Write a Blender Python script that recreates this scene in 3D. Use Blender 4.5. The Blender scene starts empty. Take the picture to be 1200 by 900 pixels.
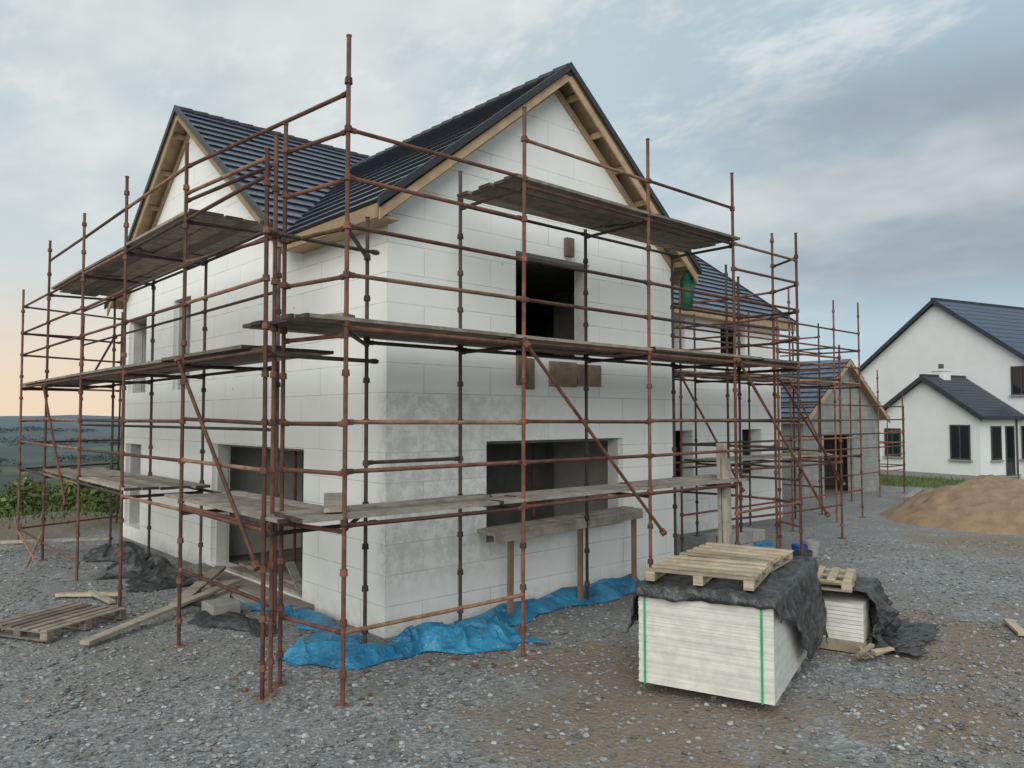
import bpy, math, random
import numpy as np
from mathutils import Vector, noise as mn
random.seed(7); np.random.seed(7)
S=bpy.context.scene
S.view_settings.view_transform='Standard'; S.view_settings.look='None'; S.view_settings.exposure=0

# ---------------------------------------------------------------- helpers
class M:
    def __init__(s): s.v=[];s.f=[];s.m=[];s.uv=[]
    def add(s,vs,fs,mi=0,uvs=None):
        o=len(s.v); s.v+= [tuple(p) for p in vs]
        for i,f in enumerate(fs):
            s.f.append([o+k for k in f]); s.m.append(mi)
            s.uv.append(uvs[i] if uvs else [(0,0)]*len(f))
    def beam(s,p1,p2,a,b,mi=0):
        p1,p2,a,b=map(Vector,(p1,p2,a,b))
        vs=[p1,p1+a,p1+a+b,p1+b,p2,p2+a,p2+a+b,p2+b]
        fs=[(0,1,2,3),(7,6,5,4),(0,4,5,1),(1,5,6,2),(2,6,7,3),(3,7,4,0)]
        if (p2-p1).dot(a.cross(b))>0: fs=[f[::-1] for f in fs]
        s.add(vs,fs,mi)
    def box(s,x0,y0,z0,x1,y1,z1,mi=0): s.beam((x0,y0,z0),(x1,y0,z0),(0,y1-y0,0),(0,0,z1-z0),mi)
    def tube(s,p1,p2,r,n=8,mi=0,r2=None):
        p1=Vector(p1);p2=Vector(p2);d=(p2-p1).normalized()
        u=d.orthogonal().normalized();w=d.cross(u); r2=r if r2 is None else r2
        vs=[];
        for p,rr in((p1,r),(p2,r2)):
            for i in range(n):
                a=2*math.pi*i/n; vs.append(p+u*math.cos(a)*rr+w*math.sin(a)*rr)
        fs=[(i,(i+1)%n,n+(i+1)%n,n+i) for i in range(n)]+[tuple(range(n))[::-1],tuple(range(n,2*n))]
        s.add(vs,fs,mi)
    def obj(s,name,mats,parent=None,smooth=False,bevel=0):
        me=bpy.data.meshes.new(name); me.from_pydata(s.v,[],s.f)
        for m in mats: me.materials.append(m)
        me.polygons.foreach_set('material_index',s.m)
        uvl=me.uv_layers.new(name='UVMap'); flat=[c for f in s.uv for p in f for c in p]
        uvl.data.foreach_set('uv',flat)
        if smooth: me.polygons.foreach_set('use_smooth',[True]*len(s.f))
        me.update()
        o=bpy.data.objects.new(name,me); S.collection.objects.link(o)
        if parent: o.parent=parent
        if bevel:
            b=o.modifiers.new('Bevel','BEVEL'); b.width=bevel; b.segments=1; b.limit_method='ANGLE'
        return o
def empty(name):
    e=bpy.data.objects.new(name,None); S.collection.objects.link(e); e.empty_display_size=.3; return e
def npmesh(name,verts,faces,mats,parent=None,smooth=False):
    me=bpy.data.meshes.new(name); me.from_pydata(verts.tolist() if hasattr(verts,'tolist') else verts,[],faces.tolist() if hasattr(faces,'tolist') else faces)
    for m in mats: me.materials.append(m)
    if smooth: me.polygons.foreach_set('use_smooth',[True]*len(me.polygons))
    me.update(); o=bpy.data.objects.new(name,me); S.collection.objects.link(o)
    if parent: o.parent=parent
    return o

class NT:
    def __init__(s,name):
        s.mat=bpy.data.materials.new(name); s.mat.use_nodes=True; s.t=s.mat.node_tree
        s.b=s.t.nodes['Principled BSDF']; s.b.inputs['Roughness'].default_value=.8
        s.tc=s.t.nodes.new('ShaderNodeTexCoord')
    def n(s,ty,**k):
        nd=s.t.nodes.new(ty)
        for a,b in k.items(): setattr(nd,a,b)
        return nd
    def l(s,a,b): s.t.links.new(a,b)
    def noise(s,scale,detail=5,rough=.6,vec=None):
        nd=s.n('ShaderNodeTexNoise'); nd.inputs['Scale'].default_value=scale; nd.inputs['Detail'].default_value=min(detail,5)
        nd.inputs['Roughness'].default_value=rough; s.l(vec or s.tc.outputs['Object'],nd.inputs['Vector']); return nd.outputs['Fac']
    def rng(s,v,a,b,c=0,d=1):
        nd=s.n('ShaderNodeMapRange'); nd.inputs[1].default_value=a;nd.inputs[2].default_value=b;nd.inputs[3].default_value=c;nd.inputs[4].default_value=d
        nd.interpolation_type='SMOOTHSTEP' ; s.l(v,nd.inputs[0]); return nd.outputs[0]
    def math(s,op,a,b=None):
        nd=s.n('ShaderNodeMath',operation=op)
        for i,x in enumerate((a,b)):
            if x is None: continue
            if isinstance(x,(int,float)): nd.inputs[i].default_value=x
            else: s.l(x,nd.inputs[i])
        return nd.outputs[0]
    def mix(s,f,a,b,bt='MIX'):
        nd=s.n('ShaderNodeMix',data_type='RGBA',blend_type=bt)
        for i,x in ((0,f),(6,a),(7,b)):
            if isinstance(x,(int,float)): nd.inputs[i].default_value=x
            elif isinstance(x,tuple): nd.inputs[i].default_value=(*x,1)
            else: s.l(x,nd.inputs[i])
        return nd.outputs[2]
    def xyz(s):
        nd=s.n('ShaderNodeSeparateXYZ'); s.l(s.tc.outputs['Object'],nd.inputs[0]); return nd.outputs
    def bump(s,h,st=.3,dist=.02):
        nd=s.n('ShaderNodeBump'); nd.inputs['Strength'].default_value=st; nd.inputs['Distance'].default_value=dist
        s.l(h,nd.inputs['Height']); s.l(nd.outputs[0],s.b.inputs['Normal'])
    def col(s,c): s.l(c,s.b.inputs['Base Color'])
def simple(name,c1,c2,scale=6,rough=.8,bump=.2,metal=0,fine=60,island=0,haze=False):
    t=NT(name); f=t.rng(t.noise(scale,3),.35,.68); c=t.mix(f,c1,c2)
    fn=t.noise(fine,2)
    c=t.mix(t.rng(fn,.3,.75,0,.35),c,tuple(x*.55 for x in c1))
    if island:
        g=t.n('ShaderNodeNewGeometry'); v=t.rng(g.outputs['Random Per Island'],0,1,1-island,1+island)
        cc=t.n('ShaderNodeHueSaturation'); t.l(c,cc.inputs['Color']); t.l(v,cc.inputs['Value']); c=cc.outputs[0]
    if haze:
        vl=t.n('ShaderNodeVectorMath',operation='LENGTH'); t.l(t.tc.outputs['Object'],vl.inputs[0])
        c=t.mix(t.rng(vl.outputs['Value'],40,1300,0,.85),c,(.085,.125,.155))  # blue-grey air haze painted into the base colour by distance
    t.col(c); t.b.inputs['Roughness'].default_value=rough; t.b.inputs['Metallic'].default_value=metal
    if bump: t.bump(fn,bump,.01)
    return t.mat

# ---------------------------------------------------------------- materials
def wall_mat(name,base=(.86,.87,.85)):
    t=NT(name); x=t.xyz()
    s=t.math('ADD',x[0],x[1]); cb=t.n('ShaderNodeCombineXYZ'); t.l(s,cb.inputs[0]); t.l(x[2],cb.inputs[1])
    br=t.n('ShaderNodeTexBrick'); t.l(cb.outputs[0],br.inputs['Vector'])
    br.inputs['Scale'].default_value=1; br.inputs['Brick Width'].default_value=1.2; br.inputs['Row Height'].default_value=.4
    br.inputs['Mortar Size'].default_value=.006; br.inputs['Mortar Smooth'].default_value=.3
    br.inputs['Color1'].default_value=(*base,1); br.inputs['Color2'].default_value=(base[0]*.94,base[1]*.95,base[2]*.945,1)
    br.inputs['Mortar'].default_value=(.48,.48,.455,1)
    n2=t.noise(5,5,.75)
    jf=t.rng(t.noise(1.7,2),.40,.6,.5,1)
    c=t.mix(jf,base,br.outputs['Color'])
    n1=t.noise(.9,4,.7); c=t.mix(t.rng(n1,.55,.8,0,.15),c,(.64,.645,.61))
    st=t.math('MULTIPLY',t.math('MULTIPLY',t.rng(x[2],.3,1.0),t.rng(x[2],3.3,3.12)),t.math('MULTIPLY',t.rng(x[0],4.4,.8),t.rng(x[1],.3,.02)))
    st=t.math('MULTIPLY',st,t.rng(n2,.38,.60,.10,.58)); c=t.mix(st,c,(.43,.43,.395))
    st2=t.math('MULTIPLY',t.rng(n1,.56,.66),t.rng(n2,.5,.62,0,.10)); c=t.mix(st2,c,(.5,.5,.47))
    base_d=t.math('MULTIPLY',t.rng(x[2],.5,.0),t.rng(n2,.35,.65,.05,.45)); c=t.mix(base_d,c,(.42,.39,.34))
    v=t.n('ShaderNodeTexVoronoi'); v.inputs['Scale'].default_value=1.6; v.inputs['Randomness'].default_value=.8; t.l(t.tc.outputs['Object'],v.inputs['Vector'])
    c=t.mix(t.rng(v.outputs['Distance'],.045,.03,0,.5),c,(.25,.25,.24))
    t.col(c); t.b.inputs['Roughness'].default_value=.85
    t.bump(br.outputs['Fac'],-.35,.015)
    return t.mat
icf=wall_mat('icf_block')
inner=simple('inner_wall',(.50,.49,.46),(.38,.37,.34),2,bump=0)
concrete=simple('concrete',(.30,.29,.27),(.22,.21,.2),3)
reveal=simple('reveal_white',(.6,.6,.57),(.5,.5,.47),3)
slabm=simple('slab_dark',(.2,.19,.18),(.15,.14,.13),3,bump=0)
timber=simple('new_timber',(.46,.33,.20),(.34,.245,.155),4,.75,0,island=.22)
board=simple('weathered_board',(.33,.295,.25),(.19,.168,.145),5,.9,.3,island=.3)
boardd=simple('deck_board',(.27,.225,.18),(.15,.127,.105),5,.9,.3,island=.35)
palec=simple('pale_timber',(.43,.36,.26),(.30,.25,.18),5,.8,.2,island=.25)
rust=simple('rusty_steel',(.18,.074,.049),(.08,.038,.03),5,.7,0,.12,island=.4)
dsteel=simple('dark_steel',(.085,.056,.047),(.045,.034,.03),7,.65,0,.25,island=.35)
rustl=simple('pale_rusty_steel',(.29,.16,.10),(.15,.08,.055),6,.7,0,.15,island=.3)
t=NT('blue_tarp'); n_=t.noise(9,3,.7); c=t.mix(t.rng(t.noise(2.2,4),.36,.66),(.014,.13,.27),(.035,.27,.46)); c=t.mix(t.rng(n_,.55,.75,0,.5),c,(.16,.2,.22))
t.col(c); t.b.inputs['Roughness'].default_value=.33; t.bump(n_,.8,.05); bluet=t.mat
t=NT('black_plastic'); n_=t.noise(8,3,.7); t.col(t.mix(t.rng(n_,.4,.7),(.024,.026,.029),(.075,.078,.08))); t.b.inputs['Roughness'].default_value=.42; t.bump(n_,.6,.04); blackp=t.mat
plaster=simple('plasterboard',(.67,.67,.62),(.62,.62,.58),3,.85,0,fine=8,island=.06)
green=simple('green_strap',(.02,.42,.16),(.02,.3,.12),6,.4,0)
sand=simple('sand',(.30,.205,.13),(.21,.145,.09),2.5,.95,.7,fine=35)
white_r=simple('white_render',(.74,.76,.77),(.68,.70,.71),.6,.85,0)
grey_r=simple('plinth',(.3,.3,.3),(.25,.25,.25),2)
slate=simple('neighbour_slate',(.045,.055,.075),(.03,.038,.055),3,.5,.2)
slateb=simple('neighbour_blue_slate',(.025,.05,.11),(.02,.038,.08),3,.4,.2)
glass=NT('window_glass'); glass.b.inputs['Base Color'].default_value=(.012,.015,.02,1); glass.b.inputs['Roughness'].default_value=.08; glass=glass.mat
framem=simple('dark_frame',(.06,.06,.065),(.05,.05,.055),3,.4,0)
blockg=simple('grey_block',(.34,.34,.33),(.25,.25,.245),4,.9,.3,island=.12)
brickr=simple('red_rubble',(.2,.09,.07),(.13,.07,.06),8,.9,0,island=.3)
netg=simple('green_net',(.02,.14,.08),(.02,.08,.05),8,.7,.3)
bluep=simple('blue_plastic',(.02,.08,.35),(.02,.06,.28),3,.4,0)
t=NT('blockwork'); x=t.xyz(); cb=t.n('ShaderNodeCombineXYZ'); t.l(t.math('ADD',x[0],x[1]),cb.inputs[0]); t.l(x[2],cb.inputs[1])
br=t.n('ShaderNodeTexBrick'); t.l(cb.outputs[0],br.inputs['Vector']); br.inputs['Scale'].default_value=1
br.inputs['Brick Width'].default_value=.45; br.inputs['Row Height'].default_value=.225; br.inputs['Mortar Size'].default_value=.008
br.inputs['Color1'].default_value=(.33,.33,.31,1);br.inputs['Color2'].default_value=(.27,.27,.26,1);br.inputs['Mortar'].default_value=(.2,.2,.19,1)
t.col(t.mix(t.rng(t.noise(2),.4,.7,0,.5),br.outputs['Color'],(.22,.21,.2))); blockwork=t.mat
t=NT('roof_tile'); br=t.n('ShaderNodeTexBrick'); t.l(t.tc.outputs['UV'],br.inputs['Vector']); br.inputs['Scale'].default_value=1
br.inputs['Brick Width'].default_value=.30; br.inputs['Row Height'].default_value=.34; br.inputs['Mortar Size'].default_value=.012; br.inputs['Mortar Smooth'].default_value=.4
br.inputs['Color1'].default_value=(.078,.105,.155,1);br.inputs['Color2'].default_value=(.052,.074,.115,1);br.inputs['Mortar'].default_value=(.012,.014,.018,1)
c=t.mix(t.rng(t.noise(1.5,4),.45,.7,0,.5),br.outputs['Color'],(.10,.13,.175)); t.col(c)
t.bump(br.outputs['Fac'],-.6,.02); t.b.inputs['Roughness'].default_value=.36; tile=t.mat
verge=simple('verge_trim',(.03,.033,.04),(.022,.025,.03),4,.45,0)

# ---------------------------------------------------------------- terrain
def ss(a,b,x):
    k=min(1,max(0,(x-a)/(b-a))); return k*k*(3-2*k)
def gz(x,y):
    r=math.hypot(x,y)
    ye=y-1.6*max(0,x-17)
    z=-ss(14,42,ye)*6-ss(42,260,ye)*20
    if r>450: z+=ss(450,2200,r)*(30+14*mn.noise(Vector((x/600,y/600,3))))+ss(300,900,r)*6*mn.noise(Vector((x/170,y/170,1)))
    if ye>14: z+=.5*mn.noise(Vector((x/6,y/6,0)))*ss(14,20,ye)
    if 12.2<ye<16: z+=.35*ss(12.2,13.5,ye)*(1-ss(14.5,16,ye))*(1+.6*mn.noise(Vector((x/1.2,y/1.2,5))))
    z+=.035*mn.noise(Vector((x/1.7,y/1.7,9)))+.015*mn.noise(Vector((x/.4,y/.4,2)))
    return z
N=230
ax=np.sinh(np.linspace(-1,1,N)*7.2)/math.sinh(7.2)*4500
vs=[];fs=[]
for j in range(N):
    for i in range(N):
        X=ax[i]+1;Y=ax[j]+0; vs.append((X,Y,gz(X,Y)))
for j in range(N-1):
    for i in range(N-1):
        a=j*N+i; fs.append((a,a+1,a+N+1,a+N))
t=NT('ground_gravel'); x=t.xyz()
vo=t.n('ShaderNodeTexVoronoi'); vo.inputs['Scale'].default_value=22; t.l(t.tc.outputs['Object'],vo.inputs['Vector'])
hs=t.n('ShaderNodeSeparateColor'); t.l(vo.outputs['Color'],hs.inputs[0])
nf=t.noise(75,2)
grav=t.mix(hs.outputs[0],(.14,.15,.157),(.40,.412,.41))
grav=t.mix(t.rng(t.noise(1.1,4,.7),.35,.68,0,.6),grav,(.20,.203,.20))
grav=t.mix(t.rng(nf,.35,.7,0,.5),grav,(.115,.12,.125))
grav=t.mix(t.rng(t.noise(.35,4,.7),.48,.62,0,.45),grav,(.18,.163,.14))
nb=t.noise(.8,4,.7)
def patch(cx,cy,r):
    vm=t.n('ShaderNodeVectorMath',operation='DISTANCE'); t.l(t.tc.outputs['Object'],vm.inputs[0]); vm.inputs[1].default_value=(cx,cy,0)
    d=t.math('ADD',vm.outputs['Value'],t.math('MULTIPLY',t.math('SUBTRACT',nb,.5),4.5)); return t.rng(d,r,r*.35)
pm=None
for q in ((.3,-4.2,2.0),(1.4,-2.9,1.7),(5.4,-4.9,2.4),(7.6,-6.3,1.8),(14.5,-3,2.5),(2.4,-5.9,1.5)):
    p=patch(*q); pm=p if pm is None else t.math('MAXIMUM',pm,p)
earth=t.mix(t.noise(14,3),(.14,.108,.08),(.28,.22,.16))
c=t.mix(t.math('MULTIPLY',pm,t.rng(t.noise(9,3),.3,.6,.5,1.)),grav,earth)
ye=t.math('SUBTRACT',x[1],t.math('MULTIPLY',t.math('MAXIMUM',t.math('SUBTRACT',x[0],17),0),1.6))
yn=t.math('ADD',ye,t.math('MULTIPLY',nb,3))
c=t.mix(t.rng(yn,13.2,14.4),c,t.mix(.5,earth,(.10,.10,.07)))
gr=t.rng(yn,16.0,17.5)
lawn=t.rng(t.math('ADD',x[0],t.math('MULTIPLY',nb,3)),29.3,30.3)
gr=t.math('MAXIMUM',gr,lawn)
grass=t.mix(t.noise(3,3),(.05,.085,.022),(.115,.15,.04))
c=t.mix(gr,c,grass)
vf=t.n('ShaderNodeTexVoronoi'); vf.inputs['Scale'].default_value=.011; t.l(t.tc.outputs['Object'],vf.inputs['Vector'])
fsx=t.n('ShaderNodeSeparateColor'); t.l(vf.outputs['Color'],fsx.inputs[0])
field=t.mix(fsx.outputs[0],(.03,.05,.028),(.08,.105,.05)); field=t.mix(t.rng(t.noise(.02,4,.7),.46,.56),field,(.02,.034,.026))
vl=t.n('ShaderNodeVectorMath',operation='LENGTH'); t.l(t.tc.outputs['Object'],vl.inputs[0])
c=t.mix(t.rng(vl.outputs['Value'],60,130),c,field)
c=t.mix(t.rng(vl.outputs['Value'],60,1700,0,.88),c,(.09,.13,.16))  # atmospheric haze painted into the ground colour, growing with distance from origin
t.col(c); t.b.inputs['Roughness'].default_value=.95
t.bump(t.math('ADD',vo.outputs['Distance'],t.math('MULTIPLY',nf,.5)),.7,.03)
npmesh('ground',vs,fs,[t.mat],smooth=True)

def stones(name,n,gen,smin,smax,mats,seed=1,zfn=gz):
    rs=np.random.RandomState(seed)
    base=np.array([(1,0,0),(0,1,0),(-1,0,0),(0,-1,0),(0,0,1),(0,0,-1),(.6,.6,.5),(-.6,.5,.55),(.5,-.6,.5),(-.5,-.6,.6)],float)
    fc=[(0,6,4),(0,1,6),(6,1,4),(1,7,4),(1,2,7),(7,2,4),(2,9,4),(2,3,9),(9,3,4),(3,8,4),(3,0,8),(8,0,4),(1,0,5),(2,1,5),(3,2,5),(0,3,5)]
    V=[];F=[];mi=[]
    for k in range(n):
        x,y=gen(rs); s=smin+(smax-smin)*rs.rand()**2.2
        b=base*(1+rs.uniform(-.3,.3,base.shape)); a=rs.rand()*6.28; ca,sa=math.cos(a),math.sin(a)
        b=b*np.array([s,s*rs.uniform(.55,.9),s*rs.uniform(.35,.65)])
        bx=b[:,0]*ca-b[:,1]*sa; by=b[:,0]*sa+b[:,1]*ca
        z=zfn(x,y)+s*.12; o=len(V)
        V+= list(zip(bx+x,by+y,b[:,2]+z)); F+=[(o+i,o+j,o+l) for i,j,l in fc]; mi+=[rs.randint(len(mats))]*len(fc)
    o=npmesh(name,V,F,mats); o.data.polygons.foreach_set('material_index',mi); return o
g1=simple('stone_a',(.25,.265,.275),(.16,.17,.175),9,.85,0,island=.35)
g2=simple('stone_b',(.38,.39,.385),(.29,.30,.30),9,.85,0,island=.25)
g3=simple('stone_c',(.14,.145,.155),(.11,.115,.12),9,.85,0,island=.3)
g4=simple('stone_d',(.26,.23,.19),(.20,.17,.145),9,.85,0,island=.3)
CX,CY=-5.53,-8.61; F2=(.669,.743);R2=(.743,-.669)
def fov(rs,dmin,dmax,pw=1.6):
    while True:
        d=dmin+(dmax-dmin)*rs.rand()**pw; l=d*rs.uniform(-.74,.74)
        x=CX+d*F2[0]+l*R2[0]; y=CY+d*F2[1]+l*R2[1]
        if not(-.2<x<15.5 and y>-.1) and (rs.rand()<.35 or (x-.3)**2+(y+4.2)**2>3.5): return x,y
stones('gravel',28000,lambda rs:fov(rs,4.6,18),.012,.042,[g1,g1,g1,g2,g3,g4],3)

# ---------------------------------------------------------------- house
H=empty('house_under_construction')
def wall(m,ax,const,s0,s1,z0,z1,th,ops,mo=0,mi_=1):
    ss_=sorted({s0,s1,*[o[0] for o in ops],*[o[1] for o in ops]}); zz=sorted({z0,z1,*[o[2] for o in ops],*[o[3] for o in ops]})
    P=(lambda s,z,d:(s,const+d,z)) if ax=='x' else (lambda s,z,d:(const+d,s,z))
    def fill(i,j):
        if i<0 or j<0 or i>=len(ss_)-1 or j>=len(zz)-1: return False
        cs=(ss_[i]+ss_[i+1])/2; cz=(zz[j]+zz[j+1])/2
        return not any(o[0]<cs<o[1] and o[2]<cz<o[3] for o in ops)
    for i in range(len(ss_)-1):
        for j in range(len(zz)-1):
            if not fill(i,j): continue
            a,b,c,d=ss_[i],ss_[i+1],zz[j],zz[j+1]
            m.add([P(a,c,0),P(b,c,0),P(b,d,0),P(a,d,0)],[(0,1,2,3)],mo)
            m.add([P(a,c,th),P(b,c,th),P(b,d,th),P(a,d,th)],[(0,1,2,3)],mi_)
            for (ii,jj,p,q) in ((i-1,j,(a,c),(a,d)),(i+1,j,(b,c),(b,d)),(i,j-1,(a,c),(b,c)),(i,j+1,(a,d),(b,d))):
                if not fill(ii,jj): m.add([P(*p,0),P(*q,0),P(*q,th),P(*p,th)],[(0,1,2,3)],mo)
EZ=5.6; WG=6.28; MX=15.3; Y0=2.8; Y1=11.8
m=M()
opF=[(2.3,3.97,3.8,5.42),(1.72,4.81,1.05,2.52)]
opW=[(2.3,6.0,.12,2.38),(10.3,11.5,.3,2.25),(7.27,8.28,3.45,5.35),(10.1,11.45,3.45,5.2)]
opR=[(9.7,10.6,4.3,5.4),(12.2,13.4,4.3,5.4),(9.9,10.9,1.3,2.55),(13.2,14.2,1.3,2.55),(7.2,8.3,.1,2.4)]
wall(m,'x',0,0,WG,-.1,EZ,.35,opF); wall(m,'y',0,.35,Y1,-.1,EZ,.35,opW)
wall(m,'y',WG,.35,Y0,-.1,EZ,-.35,[]); wall(m,'x',Y0,WG,MX,-.1,EZ,.35,opR)
wall(m,'y',MX,Y0+.35,Y1,-.1,EZ,-.35,[]); wall(m,'x',Y1,.35,MX-.35,-.1,EZ,-.35,[(1.2,3.2,.2,2.4),(4.2,6.4,.2,2.4),(8,10,3.8,5)])
def gable(m,ax,const,s0,s1,zb,sl,off,th,mi=0):
    mid=(s0+s1)/2; e=off
    pts=[(s0,zb),(s1,zb),(s1,zb+.28-e),(mid,zb+.28-e+(mid-s0)*sl),(s0,zb+.28-e)]
    P=(lambda s,z,d:(s,const+d,z)) if ax=='x' else (lambda s,z,d:(const+d,s,z))
    n=5; vs=[P(*p,0) for p in pts]+[P(*p,th) for p in pts]
    m.add(vs,[tuple(range(n)),tuple(range(n,2*n))]+[(i,(i+1)%n,n+(i+1)%n,n+i) for i in range(1,n)],mi)
SLW=2.8/3.49; SLM=3.5/4.85
gable(m,'x',0,0,WG,EZ,SLW,.14,.35); gable(m,'y',0,Y0,Y1,EZ,SLM,.16,.35); gable(m,'y',MX,Y0,Y1,EZ,SLM,.16,-.35)
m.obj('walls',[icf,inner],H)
m=M()
m.box(.36,.36,-.05,6.2,11.4,.1); m.box(6.2,3.16,-.05,14.9,11.4,.1)
m.box(.36,.36,2.62,5.9,11.4,2.88); m.box(5.9,3.16,2.62,14.9,11.4,2.88)
m.box(.36,.36,5.48,5.9,11.4,5.56); m.box(5.9,3.16,5.48,14.9,11.4,5.56)
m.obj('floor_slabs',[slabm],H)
m=M()
for z0,z1 in((.1,2.62),(2.88,5.48)):
    m.box(3.6,3.0,z0,3.75,3.7,z1); m.box(3.6,4.6,z0,3.75,6.2,z1); m.box(3.6,7.6,z0,3.75,11.3,z1); m.box(.4,6.7,z0,2.2,6.85,z1); m.box(3.75,6.2,z0,9,6.35,z1); m.box(9,3.2,z0,9.15,11.3,z1)
    m.box(3.6,3.7,z0+2.1,3.75,4.6,z1)
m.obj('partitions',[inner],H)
def slope(m,L,Rr,n,wid):
    nrm=(Rr(0)-L(0)).cross(L(1)-L(0)).normalized()
    if nrm.z<0: nrm=-nrm
    for k in range(n):
        a,b=k/n,(k+1)/n
        p=[L(a)+nrm*.05,Rr(a)+nrm*.05,Rr(b)+nrm*.008,L(b)+nrm*.008]
        def u(q): return q.x if wid=='x' else q.y
        sh=.15*(k%2)
        uv=[(u(p[0])+sh,k*.34+.02),(u(p[1])+sh,k*.34+.02),(u(p[2])+sh,k*.34+.32),(u(p[3])+sh,k*.34+.32)]
        m.add(p,[(0,1,2,3)],0,[uv])
        q=[L(a)+nrm*.0,Rr(a)+nrm*.0,Rr(a)+nrm*.05,L(a)+nrm*.05]
        m.add(q,[(0,1,2,3)],1)
        for E in(L,Rr): m.add([E(a),E(b),E(b)+nrm*.008,E(a)+nrm*.05],[(0,1,2,3)],1)
    m.add([L(0)-nrm*.03,Rr(0)-nrm*.03,Rr(1)-nrm*.03,L(1)-nrm*.03],[(0,1,2,3)],2)
m=M(); V=Vector
valY=lambda t:2.45+ (t*2.8)/SLM
slope(m,lambda t:V((-.35,2.45+t*4.85,EZ+3.5*t)),lambda t:V((MX+.35,2.45+t*4.85,EZ+3.5*t)),18,'x')
slope(m,lambda t:V((-.35,12.15-t*4.85,EZ+3.5*t)),lambda t:V((MX+.35,12.15-t*4.85,EZ+3.5*t)),18,'x')
slope(m,lambda t:V((-.35+3.49*t,-.35,EZ+2.8*t)),lambda t:V((-.35+3.49*t,valY(t),EZ+2.8*t)),13,'y')
slope(m,lambda t:V((6.63-3.49*t,-.35,EZ+2.8*t)),lambda t:V((6.63-3.49*t,valY(t),EZ+2.8*t)),13,'y')
m.obj('roof_tiles',[tile,verge,timber],H)
m=M()
for i in range(50):
    x=-.36+i*.32
    m.tube((x,7.3,9.08),(x+.31,7.3,9.1),.10,8)
for i in range(20):
    y=-.36+i*.33
    m.tube((3.14,y,8.38),(3.14,y+.32,8.4),.10,8)
for sx,xe in((1,-.37),(-1,6.65)):
    m.beam((xe,-.39,EZ-.05),(3.14,-.39,EZ+2.8-.03),(0,.05,0),(0,0,.12),0)
for ye_ in(2.43,12.17):
    for xx in(-.39,MX+.34):
        m.beam((xx,ye_,EZ-.05),(xx,7.3,EZ+3.5-.03),(.05,0,0),(0,0,.12),0)
m.obj('ridge_and_verge',[verge],H,smooth=False)
m=M()
for xe in(-.33,6.61):
    m.beam((xe,-.335,EZ-.22),(3.14,-.335,EZ+2.8-.2),(0,.035,0),(0,0,.15))
    m.beam((xe+(.35 if xe<0 else -.35),-.05,EZ+.0),(3.14,-.05,EZ+2.8-.29),(0,.047,0),(0,0,.12))
for ye_,s in((2.47,1),(12.13,-1)):
    for xx in(-.335,MX+.3):
        m.beam((xx,ye_,EZ-.22),(xx,7.3,EZ+3.5-.2),(.035,0,0),(0,0,.15))
    m.beam((-.05,ye_+s*.35,EZ),(-.05,7.3,EZ+3.5-.29),(.047,0,0),(0,0,.12))
for k in range(6):
    f=(k+.5)/6
    for xa in(-.33,6.61):
        X=xa+(3.14-xa)*f; m.beam((X-.025,-.29,EZ+2.8*f-.16),(X-.025,-.01,EZ+2.8*f-.16),(.05,0,0),(0,0,.10))
    for ya in(2.47,12.13):
        Y=ya+(7.3-ya)*f; m.beam((-.29,Y-.025,EZ+3.5*f-.16),(-.01,Y-.025,EZ+3.5*f-.16),(0,.05,0),(0,0,.10))
m.box(-.345,-.29,EZ-.19,-.31,2.42,EZ-.0); m.box(-.30,-.29,EZ-.18,-.01,2.42,EZ-.15)
m.box(6.59,-.29,EZ-.19,6.625,2.5,EZ); m.box(6.67,2.47,EZ-.19,MX+.3,2.505,EZ); m.box(6.3,2.52,EZ-.18,MX+.3,Y0-.01,EZ-.15)
for i in range(8):
    m.box(-.30,.05+i*.33,EZ-.145,-.01,.1+i*.33,EZ-.02)
m.obj('bargeboards_and_fascia',[timber],H,bevel=.004)
m=M()
m.box(2.3,-.05,3.36,2.48,-.004,3.83); m.box(2.5,-.04,3.30,2.66,-.004,3.78); m.box(3.0,-.045,3.36,3.6,-.004,3.76); m.box(3.62,-.045,3.38,4.2,-.004,3.74)
m.box(3.35,-.08,5.48,3.52,-.004,5.78)
m.obj('window_shuttering',[simple('brown_timber',(.27,.20,.15),(.17,.125,.095),4,.85,.3,island=.3)],H)
m=M()
for a,b,c,d in opF:
    m.box(a+.001,.1,c+.001,a+.03,.3,d-.001,1); m.box(b-.03,.1,c+.001,b-.001,.3,d-.001,1)
    m.box(a+.031,.22,d-.05,b-.031,.3,d-.001); m.box(a+.031,.12,c+.001,b-.031,.34,c+.03)
for a,b,c,d in opW:
    m.box(.1,a+.001,c+.001,.3,a+.03,d-.001,1); m.box(.1,b-.03,c+.001,.3,b-.001,d-.001,1); m.box(.2,a+.031,d-.05,.3,b-.031,d-.001)
m.obj('opening_liners',[concrete,reveal],H)
m=M(); m.box(-.32,1.9,-.05,-.01,6.3,.1);
for i in range(3): m.box(-.85+i*.18,2.5+i*.02,.0+i*.05,-.36,4.6,.05+i*.05-.003)
m.obj('door_step',[board],H)
m=M()
for i in range(2): m.beam((.05+i*.14,2.5,.125+i*.06),(.02+i*.2,5.2,.125+i*.06),(.22,0,0),(0,0,.05))
m.beam((.02,2.45,.12),(.5,3.9,.34),(.15,0,0),(0,0,.04))
m.obj('inner_timbers',[board],H)
m=M()
for x_,y_ in((1.4,3.4),(2.6,3.2),(1.3,5.2),(2.9,1.6),(4.1,1.5),(1.9,2.2)):
    m.tube((x_,y_,.1),(x_,y_,1.5),.03,8); m.tube((x_,y_,1.4),(x_,y_,2.6),.023,8); m.box(x_-.08,y_-.08,2.6,x_+.08,y_+.08,2.618)
m.obj('floor_props',[rust],H)

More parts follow.
